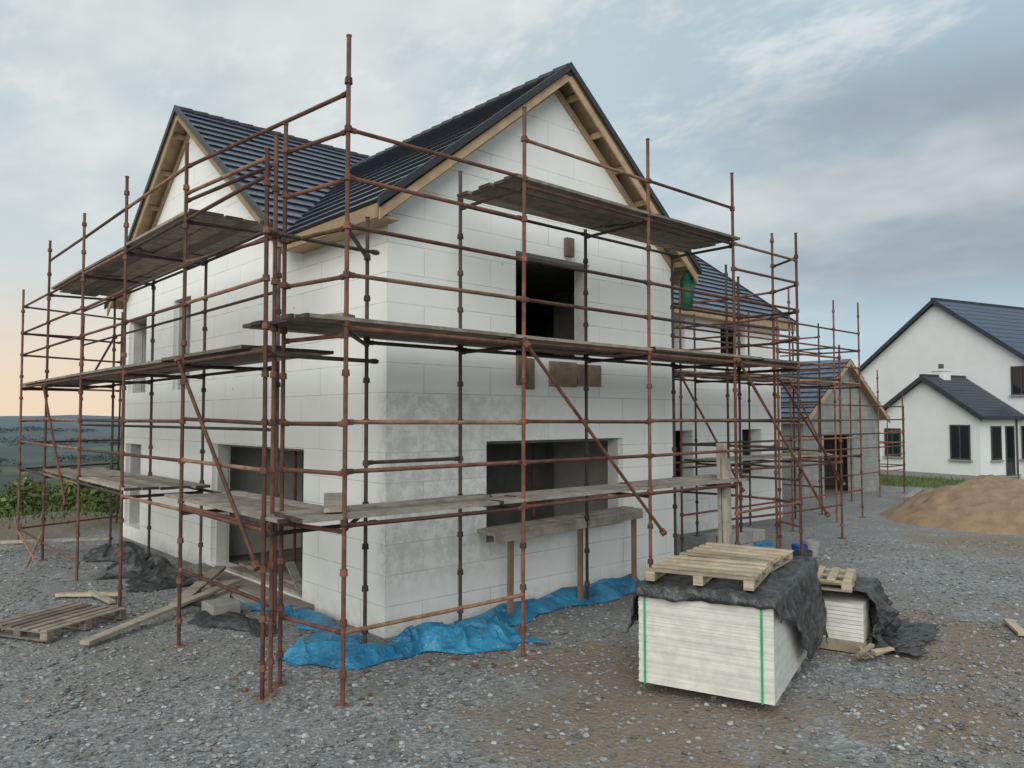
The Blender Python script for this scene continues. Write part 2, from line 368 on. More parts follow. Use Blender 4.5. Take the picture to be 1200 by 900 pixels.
# ---------------------------------------------------------------- scaffolding
SC=empty('scaffolding')
std=M();led=M();dk=M();br_=M();feet=M()
def standard(x,y,top,mi=0,base=None):
    z0=gz(x,y)+.02 if base is None else base
    dx,dy=random.uniform(-.03,.03),random.uniform(-.03,.03)
    std.tube((x,y,z0),(x+dx,y+dy,top),.0245,8,mi)
    z=.32
    while z<top-.1:
        f=(z-z0)/(top-z0); xx,yy=x+dx*f,y+dy*f
        std.tube((xx,yy,z-.035),(xx,yy,z+.03),.043,8,mi,.038); z+=.5
    std.tube((x+dx,y+dy,top-.0),(x+dx,y+dy,top+.015),.03,8,mi)
    feet.box(x-.075,y-.075,z0-.02,x+.075,y+.075,z0-.008); feet.tube((x,y,z0-.008),(x,y,z0+.12),.017,6)
def rail(a,b,mi=None):
    mi=random.choice([0,0,0,1,2]) if mi is None else mi
    led.tube(a,b,.0235,8,mi)
    for p,q in((a,b),(b,a)):
        p=V(p);q=V(q);d=(q-p).normalized(); led.tube(p+d*.02,p+d*.09,.031,6,mi)
fx=[-1.59,.85,3.33,5.6,7.7]; fo=-1.72; fi=-.5
ftop=[6.78,6.7,6.92,6.9,6.24]; fitop=[5.3,6.2,5.8,5.9,5.6]; fix=[-.6,.85,3.33,5.6,7.7]
for x,tp in zip(fx,ftop): standard(x,fo,tp)
for x,tp in zip(fix,fitop): standard(x,fi,tp,1)
FR=[[5.82,5.32,4.82,4.32,3.78,2.82,2.32,1.78,.72],[6.32,5.74,4.82,4.32,3.78,2.82,2.32,1.78],[6.32,5.74,4.82,4.32,3.78,2.82,2.32,1.78],[5.74,5.32,4.82,4.32,3.78,2.82,2.32,1.32]]
for i in range(4):
    for z in FR[i]: rail((fx[i],fo,z),(fx[i+1],fo,z+random.uniform(-.02,.02)))
    for z in ([3.78,2.32,1.78] if i in(0,) else [5.74,3.78,1.78] if i<3 else [3.78,4.82]): rail((fix[i],fi,z),(fix[i+1],fi,z),1)
for i in range(5):
    for z in [1.74,3.74]+([5.7] if 0<i<4 else [4.8]): rail((fx[i],fo,z),(fix[i],fi,z),1)
lyo=[-1.0,1.45,4.0,6.6,9.4,12.0]; lot=[5.67,6.39,6.56,6.5,6.5,5.8]; lxo=-2.1
lyi=[1.3,4.05,6.65,9.2,12.0]; lxi=-.9; lit=[5.2,5.4,5.5,5.4,5.3]
for y,tp in zip(lyo,lot): standard(lxo,y,tp)
for y,tp in zip(lyi,lit): standard(lxi,y,tp,1)
standard(-1.77,-.7,6.1); standard(-1.95,-.86,5.9)
for i in range(5):
    for z in ([6.1,5.42,4.82,4.32,3.56,2.82,2.32,1.7] if i<4 else [5.42,4.82,4.32,3.56,2.82,2.32,1.7])+([.35] if i>2 else []):
        if i==0 and z in(2.82,): continue
        if z==6.1 and i==0: rail((lxo,lyo[0],5.6),(lxo,lyo[1],5.75)); continue
        rail((lxo,lyo[i],z),(lxo,lyo[i+1],z+random.uniform(-.02,.02)))
for i in range(4):
    for z in [5.42,3.56,4.6,1.7,2.7]: rail((lxi,lyi[i],z),(lxi,lyi[i+1],z),1)
for i in range(6):
    xi=lxi if i else -.7; yi=lyi[max(0,i-1)] if i else -.9
    for z in [1.66,3.52,5.38 if 0<i<5 else 4.8]: rail((lxo,lyo[i],z),(xi,yi,z),1)
for z in(5.8,5.3,4.8,4.3,3.7,2.8,2.3,1.72,.72): rail((fx[0],fo,z),(-1.77,-.7,z),0); 
for z in(5.6,4.8,3.6,2.8,1.7,.9): rail((-1.95,-.86,z),(-2.1,1.45,z+.05))
rail((-1.59,-1.72,6.2),(-2.1,1.45,6.1),0)
rail((-1.95,-.86,.72),(-.9,1.3,.8),1)
for z in(.35,1.7,2.3,2.8,3.56,4.3,4.8,5.42): rail((lxo,12.0,z),(.2,12.9,z))
standard(.2,12.9,5.6,1,-.1)
led.tube((-2.5,8.0,.25),(-2.1,12.2,.32),.024,8,2); led.tube((-2.6,8.1,.1),(-2.0,9.9,.55),.024,8,2)
def brace(a,b,mi=0):
    br_.tube(a,b,.024,8,mi)
    for p in(a,b): br_.tube(V(p)+V((0,-.03,-.03)),V(p)+V((0,.03,.03)),.045,6,mi)
brace((.87,fo-.06,3.75),(3.55,fo-.06,1.22)); brace((5.6,fo-.06,3.8),(8.6,fo-.06,1.05)); brace((lxo-.06,1.5,3.6),(lxo-.06,-.95,1.35))
brace((lxo-.06,9.4,3.5),(lxo-.06,7.3,1.3)); brace((lxi,9.2,4.6),(lxi,11.5,3.6),1)
rx=[8.1,10.4,12.8,15.2,16.8]
for k,yy in enumerate((1.15,2.35)):
    for x in rx: standard(x,yy,[6.0,5.9,6.2,6.1,6.2][rx.index(x)]-.5*k,1 if k else 0)
    for i in range(4):
        for z in([.8,1.8,2.3,2.8,3.78,4.3,4.8,5.3] if k==0 else [1.8,3.78,4.8]): rail((rx[i],yy,z),(rx[i+1],yy,z))
for x in rx:
    for z in(1.75,3.74,4.8): rail((x,1.15,z),(x,2.35,z),1)
for yy in(4.8,7.2,9.6):
    standard(16.8,yy,5.9)
    for z in(.8,1.8,2.3,2.8,3.78,4.3,4.8,5.3): rail((16.8,yy-2.4,z),(16.8,yy,z))
standard(8.15,-1.0,6.45); standard(8.25,.1,6.0,1); standard(9.9,-.1,5.2); standard(12.6,-.2,4.6)
for z in(.9,1.3,2.3,2.8,3.78,4.3,4.8,5.3,5.8): rail((7.7,fo,z),(8.15,-1.0,z)); 
for z in(1.3,2.3,2.8,3.78,4.3,4.8,5.3): rail((8.15,-1.0,z),(8.25,.1,z)); rail((8.25,.1,z),(8.1,1.15,z))
for z in(.8,1.8,2.8,3.78,4.8): rail((8.25,.1,z),(9.9,-.1,z))
for z in(.8,1.8,2.8,3.78,4.3): rail((9.9,-.1,z),(12.6,-.2,z))
for z in(1.8,3.78): rail((9.9,-.1,z),(10.4,1.15,z)); rail((12.6,-.2,z),(12.8,1.15,z))
brace((8.1,1.1,3.7),(10.4,1.1,1.2)); brace((12.8,1.1,3.7),(15.2,1.1,1.2)); brace((9.9,-.15,3.7),(12.6,-.25,1.3))
def deck(p,q,across,n,z,mi=0,bl=2.5,w=.225,jit=.12):
    p=V((p[0],p[1],z));q=V((q[0],q[1],z));d=(q-p);L=d.length;d.normalize();ac=V((across[0],across[1],0)).normalized()
    for k in range(n):
        s=-random.uniform(0,jit)
        while s<L:
            e=min(s+bl+random.uniform(0,.5),L+random.uniform(0,jit))
            zz=random.uniform(0,.014)+ (.0 if int(s*3)%2 else .012)
            sk=random.uniform(-.016,.016)
            a=p+d*s+ac*(k*(w+.008)+sk)+V((0,0,zz)); b=p+d*e+ac*(k*(w+.008)-sk)+V((0,0,zz+random.uniform(-.012,.012)))
            dk.beam(a,b,ac*w,(0,0,.038),mi)
            for f_ in(a+d*.0,b-d*.03): dk.beam(f_-d*.002+V((0,0,-.001)),f_+d*.032+V((0,0,-.001)),ac*(w+.001),(0,0,.0405),2)
            s=e+.004
            if L-s<.4: break
deck((-2.0,-1.76),(7.9,-1.76),(0,1),6,3.83); deck((.8,-1.76),(5.7,-1.76),(0,1),5,5.79)
deck((-2.12,-.3),(-2.12,12.2),(1,0),5,3.61); deck((-2.12,1.4),(-2.12,9.6),(1,0),5,5.47)
deck((-1.95,-1.74),(5.8,-1.74),(0,1),3,1.83,1); deck((-2.1,-1.25),(-2.1,2.1),(1,0),4,1.79,1,3.2,jit=.3)
deck((-2.12,3.8),(-2.12,9.7),(1,0),5,1.75,1,jit=.3)
deck((8.0,1.15),(16.8,1.15),(0,1),5,3.83); deck((9.5,1.15),(15.3,1.15),(0,1),4,1.84,1)
dk.beam((-1.7,-1.5,1.90),(-1.0,-.2,1.92),(.2,-.08,0),(0,0,.04),1)
dk.beam((-1.9,-.9,3.89),(-1.5,-1.5,3.92),(.2,.1,0),(0,0,.04),1)
std.obj('standards',[rust,dsteel,rustl],SC,smooth=False); led.obj('ledgers',[rust,dsteel,rustl],SC); br_.obj('braces',[rust,dsteel],SC)
dk.obj('scaffold_boards',[boardd,board,dsteel],SC); feet.obj('base_plates',[rustl],SC)
m=M()
m.beam((1.45,-.5,1.22),(4.7,-.5,1.30),(0,.22,0),(0,0,.05)); m.beam((1.5,-.27,1.225),(4.75,-.27,1.305),(0,.22,0),(0,0,.05))
m.beam((1.45,-.515,1.12),(4.7,-.515,1.2),(0,.04,0),(0,0,.1))
for x,mi in((1.75,0),(3.2,0),(4.5,0)):
    m.beam((x,-.46,0),(x+.05,-.42,1.2),(.09,0,0),(0,.05,0),1)
m.obj('timber_trestle',[board,simple('rusty_timber',(.28,.17,.1),(.2,.13,.08),6)],bevel=.004)
m=M(); m.beam((5.32,-1.62,.02),(5.36,-1.55,2.45),(.24,0,0),(0,.06,0)); m.beam((5.30,-1.7,.02),(5.38,-1.62,2.2),(.2,0,0),(0,.05,0))
m.obj('upright_planks',[board],bevel=.004)

# ---------------------------------------------------------------- sheets
def strip(name,path,wid,hw,amp,mat,seed,n=220,mc=26,parent=None):
    P=[V((*p,0)) for p in path]; L=[0]
    for a,b in zip(P,P[1:]): L.append(L[-1]+(b-a).length)
    def at(s):
        s=max(0,min(L[-1]-1e-4,s))
        for i in range(len(P)-1):
            if s<=L[i+1]:
                return P[i].lerp(P[i+1],(s-L[i])/(L[i+1]-L[i]))
    vs=[];fs=[]
    for i in range(n):
        s=L[-1]*i/(n-1); p=at(s); d=(at(s+.25)-at(s-.25)).normalized(); r=V((d.y,-d.x,0))
        w=wid*max(.3,.85+.9*mn.noise(V((s*.9,seed,0)))+.4*mn.noise(V((s*3,seed,4))))
        endf=min(1,min(i,n-1-i)/8)
        for j in range(mc):
            c=j/(mc-1)
            # real-size coordinates so folds are as wide along the sheet as across it
            X_=s; Y_=c*w
            wx=X_+.18*mn.noise(V((X_*2.5,Y_*2.5,seed+20))); wy=Y_+.18*mn.noise(V((X_*2.5,Y_*2.5,seed+30)))
            ri=1-min(1,abs(mn.noise(V((wx*2.4,wy*3.2,seed))))*3.2)
            r2=1-min(1,abs(mn.noise(V((wx*5.5,wy*6.5+3,seed))))*3.2)
            soft=mn.noise(V((X_*2.1,Y_*2.1,seed+2)))
            nn=max(0,.32+.55*soft+.34*ri+.15*r2)
            q=p+r*(c*w+.03+.04*mn.noise(V((s*4,c*3,seed+6))))+d*(mn.noise(V((s*3,c*3,seed+9)))*.10)
            z=hw*max(0,1-c*1.7)*max(.1,.6+.9*mn.noise(V((s*1.3,0,seed+5))))+amp*endf*(math.sin(min(1,c*1.05)*math.pi)**.8 if c<.96 else 0)*nn*max(.4,.8+.7*mn.noise(V((s*.8,3,seed))))+.02
            vs.append((q.x,q.y,max(z,.012)+gz(q.x,q.y)))
    for i in range(n-1):
        for j in range(mc-1):
            a=i*mc+j; fs.append((a,a+1,a+mc+1,a+mc))
    o=npmesh(name,vs,fs,[mat],parent,True)
    md=o.modifiers.new('Solid','SOLIDIFY'); md.thickness=.003
    return o
strip('blue_tarpaulin',[(-.08,3.2),(-.12,1.8),(-.22,.6),(-.3,-.15)],.5,.08,.17,bluet,1.3,n=240)
strip('blue_tarpaulin',[(-.9,.35),(-.55,-.35),(.2,-.42),(1.3,-.30)],.95,.08,.36,bluet,8.3,n=280,mc=50)
strip('blue_tarpaulin',[(1.1,-.1),(3,-.05),(4.9,-.04)],.45,.18,.22,bluet,5.6,n=280,mc=30)
strip('black_plastic_sheet',[(-.4,9.4),(-.55,7.2),(-.5,4.9)],1.1,.12,.36,blackp,4.1,n=240,mc=40)
strip('black_plastic_sheet',[(-.75,4.0),(-.95,2.0),(-.9,1.1)],.5,.05,.13,blackp,14.1,n=160)

# ---------------------------------------------------------------- pallets and stack
def pallet(name,cx,cy,z,ang,L=1.2,W=1.0,mat=palec,tilt=0,nb_=7,h=.1):
    m=M(); 
    for i in range(nb_): 
        y=-W/2+i*(W-.1)/(nb_-1)+random.uniform(-.008,.008); m.box(-L/2+random.uniform(-.012,.012),y,h+.022,L/2,y+.098,h+.044)
    for x in(-L/2,-.05,L/2-.1):
        m.box(x,-W/2,h,x+.1,W/2,h+.0215)
        for y in(-W/2,-.06,W/2-.12): m.box(x,y,.022,x+.1,y+.12,h-.0005)
        m.box(x,-W/2,0,x+.1,W/2,.0215)
    o=m.obj(name,[mat],bevel=.003); o.location=(cx,cy,z); o.rotation_euler=(tilt,0,ang); return o
A=math.radians(18); e1=V((math.cos(A),math.sin(A),0)); e2=V((-math.sin(A),math.cos(A),0)); O=V((1.30,-4.76,0)); LL=2.4; WW=1.36
PS=empty('plasterboard_stack'); m=M(); z=.13
while z<1.1:
    a,b,c,d=[random.uniform(-.005,.005) for _ in range(4)]
    m.beam(O+e1*a+V((0,0,z)),O+e1*(LL+b)+V((0,0,z)),e2*(WW+c),V((0,0,.0122)),0); z+=.0127
TOP=z
m.obj('boards',[plaster],PS)
m=M()
for k in(.35,.9,1.5,2.1): m.beam(O+e1*k+e2*.03+V((0,0,.0)),O+e1*(k+.1)+e2*.03+V((0,0,.0)),e2*(WW-.06),V((0,0,.125)))
m.obj('bearers',[board],PS)
m=M()
for k in(.10,WW-.08):
    m.beam(O+e2*k-e1*.012+V((0,0,.12)),O+e2*k-e1*.012+V((0,0,TOP+.004)),e2*.022,e1*-.003)
    m.beam(O+e2*k-e1*.012+V((0,0,TOP+.002)),O+e2*k+e1*(LL+.01)+V((0,0,TOP+.002)),e2*.022,V((0,0,.003)))
m.obj('green_straps',[green],PS)
def drape(name,O,e1,e2,L,W,top,ext,seed,parent=None,n=90,floor=.02,bulge=.05,mat=None):
    vs=[];fs=[]
    for i in range(n):
        for j in range(n):
            u=i/(n-1);v=j/(n-1)
            la=ext(0,v);lb=ext(1,v);lc=ext(2,u);ld=ext(3,u)
            p=-la+(L+la+lb)*u; q=-lc+(W+lc+ld)*v
            ox=max(0,-p)+max(0,p-L); oy=max(0,-q)+max(0,q-W)
            cp=min(max(p,0),L); cq=min(max(q,0),W)
            f=mn.noise(V((p*3.5,q*3.5,seed))); g=abs(mn.noise(V((p*7+q*2,q*7-p*2,seed+3))))
            drop=max(ox,oy)+.25*min(ox,oy)
            out=.03+drop*.10+bulge*(f+g)*min(1,drop*5)
            sx=(-1 if p<0 else 1 if p>L else 0); sy=(-1 if q<0 else 1 if q>W else 0)
            nr=math.hypot(sx*ox,sy*oy) or 1
            P=O+e1*(cp+(sx*ox/nr)*out)+e2*(cq+(sy*oy/nr)*out)
            z=top-drop*.97+.012+(.03*max(0,f+.2)+.03*g)*(1 if drop<.02 else .4)
            if z<floor+.02: 
                ex=(floor+.02-z); P+= (e1*sx*ox/nr+e2*sy*oy/nr)*ex*.8; z=floor+.02+.05*g+.04*max(0,f)
            vs.append((P.x,P.y,z))
    for i in range(n-1):
        for j in range(n-1):
            a=i*n+j; fs.append((a,a+1,a+n+1,a+n))
    o=npmesh(name,vs,fs,[mat or blackp],parent,True); o.modifiers.new('S','SOLIDIFY').thickness=.003; return o
def ex1(s,p):
    r=mn.noise(V((p*6,s*3.1,2)))*.06+mn.noise(V((p*17,s*3.1,7)))*.03
    return [ .09+.05*p+r*.6, .6+r, .20+.72*ss(.05,.5,p)+r, .5+r*2][s]
drape('plastic_cover',O+V((0,0,0)),e1,e2,LL,WW,TOP+.006,ex1,2.0,PS)
c=O+e1*.56+e2*.78
pallet('wooden_pallet',c.x,c.y,TOP+.05,A+math.pi/2+.05,1.1,.95,nb_=5,h=.075)
c=O+e1*1.62+e2*.74
pallet('wooden_pallet',c.x,c.y,TOP+.05,A+math.pi/2-.08,1.05,.95,nb_=5,h=.075)
pallet('weathered_pallet',-3.02,3.39,.03,.5,1.25,1.05,boardd)
O2=V((3.95,-4.45,0)); B=math.radians(15); f1=V((math.cos(B),math.sin(B),0)); f2=V((-math.sin(B),math.cos(B),0))
m=M(); z=.14
while z<.56: m.beam(O2+V((0,0,z)),O2+f1*1.1+V((0,0,z)),f2*1.0,V((0,0,.045)),0); z+=.05
for k in(0,.5,1.0): m.beam(O2+f1*k-f2*.02,O2+f1*(k+.1)-f2*.02,f2*.94,V((0,0,.138)),1)
m.obj('board_pile',[plaster,palec])
def ex2(s,p):
    r=mn.noise(V((p*5,s*3.1,12)))*.14
    return [-.12+r,1.25+r,1.25+r,.5+r][s]
drape('black_plastic_sheet',O2,f1,f2,1.1,1.0,.70,ex2,5.0,n=90,bulge=.22)
pallet('wooden_pallet',O2.x+.12,O2.y+.62,.745,B+.1,.85,.85,nb_=5)
m=M()
for i in range(9):
    a=random.uniform(-.4,1.2); x,y=3.75+random.uniform(-.2,.1),-4.7+random.uniform(-.1,.2)
    m.beam((x,y,.03+.03*(i%3)),(x+.3*math.cos(a),y+.3*math.sin(a),.03+.03*(i%4)),(.03,.06,0),(0,0,.025))
m.obj('timber_offcuts',[palec])
def plank(name,p,q,w,h=.045,mat=board):
    m=M(); p=V(p);q=V(q); d=(q-p).normalized(); s=d.cross(V((0,0,1))).normalized()
    m.beam(p,q,s*w,V((0,0,h))); return m.obj(name,[mat],bevel=.004)
lightb=simple('light_board',(.40,.36,.29),(.28,.25,.2),5,.85,.3)
plank('timber_plank',(-3.06,2.14,.06),(-.5,3.7,.22),.15,mat=lightb)
plank('timber_plank',(-1.6,3.4,.05),(-.45,4.6,.3),.2,mat=boardd)
plank('timber_plank',(-1.3,2.5,.04),(-.5,4.2,.1),.2,mat=board)
plank('timber_plank',(-2.6,5.4,.04),(-1.9,4.6,.08),.12,mat=palec)
plank('timber_plank',(-2.2,5.0,.08),(-2.1,4.2,.05),.1,mat=lightb)
plank('timber_plank',(6.1,-5.5,.04),(6.75,-5.15,.04),.12,mat=palec)
plank('timber_plank',(-2.6,11,.2),(-.8,9.3,.3),.2,mat=board)
m=M(); m.box(-1.35,2.3,0,-.95,2.75,.22); m.obj('concrete_block',[concrete],bevel=.01)
stones('red_rubble',150,lambda rs:(rs.normal(-1.3,.5),rs.normal(-.9,.45)) if rs.rand()<.45 else (rs.normal(.8,.7),rs.normal(-1.45,.2)),.015,.06,[brickr,g1],5)
stones('site_rubble',300,lambda rs:(rs.uniform(6.5,10),rs.uniform(-1.2,1.2)),.03,.12,[blockg,g1,g2],6)
m=M()
for i in range(3):
    for j in range(3-i%2):
        for k in range(2): m.box(7.05+j*.46,-.6+k*.24,.02+i*.22,7.05+j*.46+.44,-.6+k*.24+.215,.02+i*.22+.21)
m.obj('concrete_block_stack',[blockg],bevel=.006)
def bucket(name,x,y,mat,r=.15,h=.32):
    m=M(); n=16; vs=[]
    for z,rr in((0,r*.8),(h,r),(h,r*1.06),(h-.03,r*1.06),(h,r*.95),(.03,r*.76)):
        for i in range(n): a=2*math.pi*i/n; vs.append((math.cos(a)*rr,math.sin(a)*rr,z))
    fs=[]
    for a,b in((0,3),(3,2),(2,4),(4,5)):
        for i in range(n): fs.append((a*n+i,a*n+(i+1)%n,b*n+(i+1)%n,b*n+i))
    fs.append(tuple(range(5*n,6*n))); fs.append(tuple(range(n))[::-1]); m.add(vs,fs)
    p=None
    for i in range(11):
        a=math.pi*i/10; q=V((math.cos(a)*r,0,h+math.sin(a)*r*.7))
        if p: m.tube(p,q,.004,4)
        p=q
    o=m.obj(name,[mat],smooth=False); o.location=(x,y,gz(x,y)); o.rotation_euler=(0,0,random.random()*3); return o
bucket('builders_bucket',8.6,-1.3,framem); bucket('builders_bucket',9.2,-.9,bluep); bucket('builders_bucket',9.9,-.8,blockg)
strip('blue_tarpaulin',[(8.0,.6),(9.4,.7),(10.3,.4)],.5,.1,.25,bluet,18.3,n=100)
strip('black_plastic_sheet',[(6.6,.0),(7.6,.6),(8.6,.9)],.7,.1,.3,blackp,28.3,n=100)
m=M()
for i in range(7):
    for k in range(3): m.beam((20.2+random.uniform(-.1,.1),.6+k*.26,.05+i*.045),(23.4+random.uniform(-.2,.2),1.4+k*.26,.05+i*.045),(0,.22,0),(0,0,.04))
m.obj('plank_pile',[board],bevel=.004)
# ---------------------------------------------------------------- sand mound
mc_=V((CX+21.6*F2[0]+13.4*R2[0],CY+21.6*F2[1]+13.4*R2[1],0))
vs=[];fs=[];nr_=64;na=110
RX=V((R2[0],R2[1],0)); FX=V((F2[0],F2[1],0))
for i in range(nr_):
    for j in range(na):
        a=2*math.pi*j/na; k=i/(nr_-1); R=2.75*(1+.16*mn.noise(V((math.cos(a)*1.3,math.sin(a)*1.3,3))))
        ca=math.cos(a); r=k*R
        P=mc_+RX*(r*ca*(1.75 if ca>0 else 1.05)) + FX*(r*math.sin(a)*1.05)
        z=1.36*max(0,(1-k))**.85*(1-.12*math.exp(-k*8))+(.16*mn.noise(V((P.x*.9,P.y*.9,0)))+.10*mn.noise(V((P.x*3,P.y*3,0))))*min(1,(1-k)*2.5)+.03*mn.noise(V((P.x*12,P.y*12,0)))*(1-k)
        vs.append((P.x,P.y,gz(P.x,P.y)+z-.04*k))
for i in range(nr_-1):
    for j in range(na):
        fs.append((i*na+j,i*na+(j+1)%na,(i+1)*na+(j+1)%na,(i+1)*na+j))
npmesh('sand_mound',vs,fs,[sand],smooth=True)

# ---------------------------------------------------------------- garage
G=empty('garage'); m=M()
gx0,gx1,gy0,gy1,ge=19.7,25.9,4.4,11.0,2.85; sl=2.2/3.4
wall(m,'x',gy0,gx0,gx1,-.1,ge,.25,[(21.2,23.6,0,2.25)]); wall(m,'y',gx0,gy0+.25,gy1,-.1,ge,.25,[(6,7.2,.9,2.1)]); wall(m,'y',gx1,gy0+.25,gy1,-.1,ge,-.25,[]); wall(m,'x',gy1,gx0+.25,gx1-.25,-.1,ge,-.25,[])
gable(m,'x',gy0,gx0,gx1,ge,sl,.14,.25); m.obj('walls',[blockwork,slabm],G)
m=M(); mid=(gx0+gx1)/2
slope(m,lambda t:V((gx0-.3+3.4*t,gy0-.3,ge+2.2*t)),lambda t:V((gx0-.3+3.4*t,gy1+.3,ge+2.2*t)),12,'y')
slope(m,lambda t:V((gx1+.3-3.4*t,gy0-.3,ge+2.2*t)),lambda t:V((gx1+.3-3.4*t,gy1+.3,ge+2.2*t)),12,'y')
m.obj('roof_tiles',[tile,verge,timber],G)
m=M()
for xe in(gx0-.3,gx1+.3): m.beam((xe,gy0-.32,ge-.2),(mid,gy0-.32,ge+2.0),(0,.04,0),(0,0,.17))
m.box(gx0-.29,gy0-.25,ge-.18,gx0-.255,gy1,ge-.01); m.obj('bargeboards',[timber],G)
m=M(); m.box(gx0+.3,gy0+.3,-.02,gx1-.3,gy1-.3,.05); m.obj('floor',[slabm],G)
SG=empty('garage_scaffolding'); std=M();led=M();feet=M()
for x,t_ in((18.6,3.9),(20.9,4.6),(23.2,4.6),(25.4,3.9)): standard(x,3.3,t_); 
for a,b in((18.6,20.9),(20.9,23.2),(23.2,25.4)):
    for z in(.9,1.8,2.3,2.8,3.3): rail((a,3.3,z),(b,3.3,z))
for y in(5.5,7.8): standard(18.6,y,3.9)
for z in(1.8,2.8,3.3): rail((18.6,3.3,z),(18.6,7.8,z))
std.obj('standards',[rust,dsteel,rustl],SG); led.obj('ledgers',[rust,dsteel,rustl],SG); feet.obj('base_plates',[rustl],SG)
ST=empty('scaffold_tower'); std=M();led=M();feet=M()
for x in(28.1,29.9):
    for y in(5.0,6.4): standard(x,y,3.4 if x>29 else 3.0)
    for z in(.8,1.8,2.8): rail((x,5,z),(x,6.4,z))
for y in(5.0,6.4):
    for z in(.8,1.3,1.8,2.3,2.8): rail((28.1,y,z),(29.9,y,z))
std.obj('standards',[rust,dsteel,rustl],ST); led.obj('ledgers',[rust,dsteel,rustl],ST); feet.obj('base_plates',[rustl],ST)

# ---------------------------------------------------------------- neighbouring house
NB=empty('neighbouring_house'); NB.location=(37.3,6.1,0); NB.rotation_euler=(0,0,math.radians(-15))
m=M(); m2=M(); m3=M()
def house_block(x0,x1,y0,y1,ez,az,roofm=0,ov=.3,wall_m=0):
    mid=(y0+y1)/2; vs=[]
    for x in(x0,x1): vs+=[(x,y0,-.2),(x,y1,-.2),(x,y1,ez),(x,mid,az),(x,y0,ez)]
    m.add(vs,[(0,1,2,3,4),(9,8,7,6,5),(0,4,9,5),(1,6,7,2)],wall_m)
    s=(az-ez)/(mid-y0)
    for sg,ye in((1,y0),(-1,y1)):
        yo=ye-sg*ov; zo=ez-s*ov
        a=V((x0-ov,yo,zo+.06));b=V((x1+.1,yo,zo+.06));c=V((x1+.1,mid,az+.06));d=V((x0-ov,mid,az+.06))
        m2.beam(a,b,d-a,V((0,0,.12)),roofm)
        nn=14
        for k in range(nn):
            f=(k+.5)/nn; q0=a.lerp(d,f)+V((.05,0,.121)); q1=b.lerp(c,f)+V((-.05,0,.121))
            m2.beam(q0,q1,(d-a).normalized()*.03,V((0,0,.012)),2)
        m2.beam(a+V((-.03,0,-.14)),d+V((-.03,0,-.14)),V((.03,0,0)),V((0,0,.2)),2)
        m2.beam(a+V((0,-sg*.09,-.05)),b+V((0,-sg*.09,-.05)),V((0,sg*.08,0)),V((0,0,.1)),2)
    m2.beam((x0-ov,mid-.1,az+.12),(x1+.1,mid-.1,az+.12),(0,.2,0),(0,0,.1),2)
house_block(0,13,-4.8,4.8,5.35,8.85,1)
house_block(-3,-.01,-3.95,1.2,3.0,4.75,0)
def win(face,a,b,z0,z1,c,mull=1):
    if face=='x':
        m3.box(c-.03,a,z0,c-.01,b,z1,0); 
        for q in(a-.03,(a+b)/2-.02,b-.03): m3.box(c-.06,q,z0,c-.032,q+.06,z1,1)
        for q in(z0,z1-.06): m3.box(c-.065,a+.03,q,c-.034,b-.03,q+.06,1)
        m3.box(c-.12,a-.1,z0-.08,c-.005,b+.1,z0-.005,2)
    else:
        m3.box(a,c-.03,z0,b,c-.01,z1,0)
        for q in(a-.03,b-.03): m3.box(q,c-.06,z0,q+.06,c-.032,z1,1)
        for q in(z0,z1-.06): m3.box(a+.03,c-.065,q,b-.03,c-.034,q+.06,1)
        m3.box(a-.1,c-.12,z0-.08,b+.1,c-.005,z0-.005,2)
win('x',-3.5,-2.6,.95,2.55,-3); win('x',.0,.85,.95,2.35,-3); win('x',-4.6,-3.7,3.95,5.3,0)
win('y',-2.2,-1.5,.95,2.5,-3.95); win('y',-1.1,-.5,.2,2.5,-3.95); win('x',-4.65,-4.1,.95,2.5,0)
m.obj('walls',[white_r],NB); m2.obj('roof',[slate,slateb,verge],NB); m3.obj('windows',[glass,framem,grey_r],NB)
m=M(); m.box(-2.1,-1.7,4.4,-1.55,-1.1,5.15); m.box(-2.15,-1.75,5.15,-1.5,-1.05,5.25); m.tube((-1.82,-1.4,5.25),(-1.82,-1.4,5.5),.12,10,1); m.obj('chimney',[white_r,framem],NB)
m=M(); m.box(-3.02,-3.97,-.2,-3.0005,1.2,.25); m.box(-3.02,-3.99,-.2,-.02,-3.951,.25); m.obj('plinth',[grey_r],NB)
m=M(); 
for y in(-3.99,): m.tube((-.3,y-.03,0),(-.3,y-.03,2.9),.04,8)
m.tube((-.06,-4.7,0),(-.06,-4.7,5.2),.04,8); m.obj('downpipes',[framem],NB)

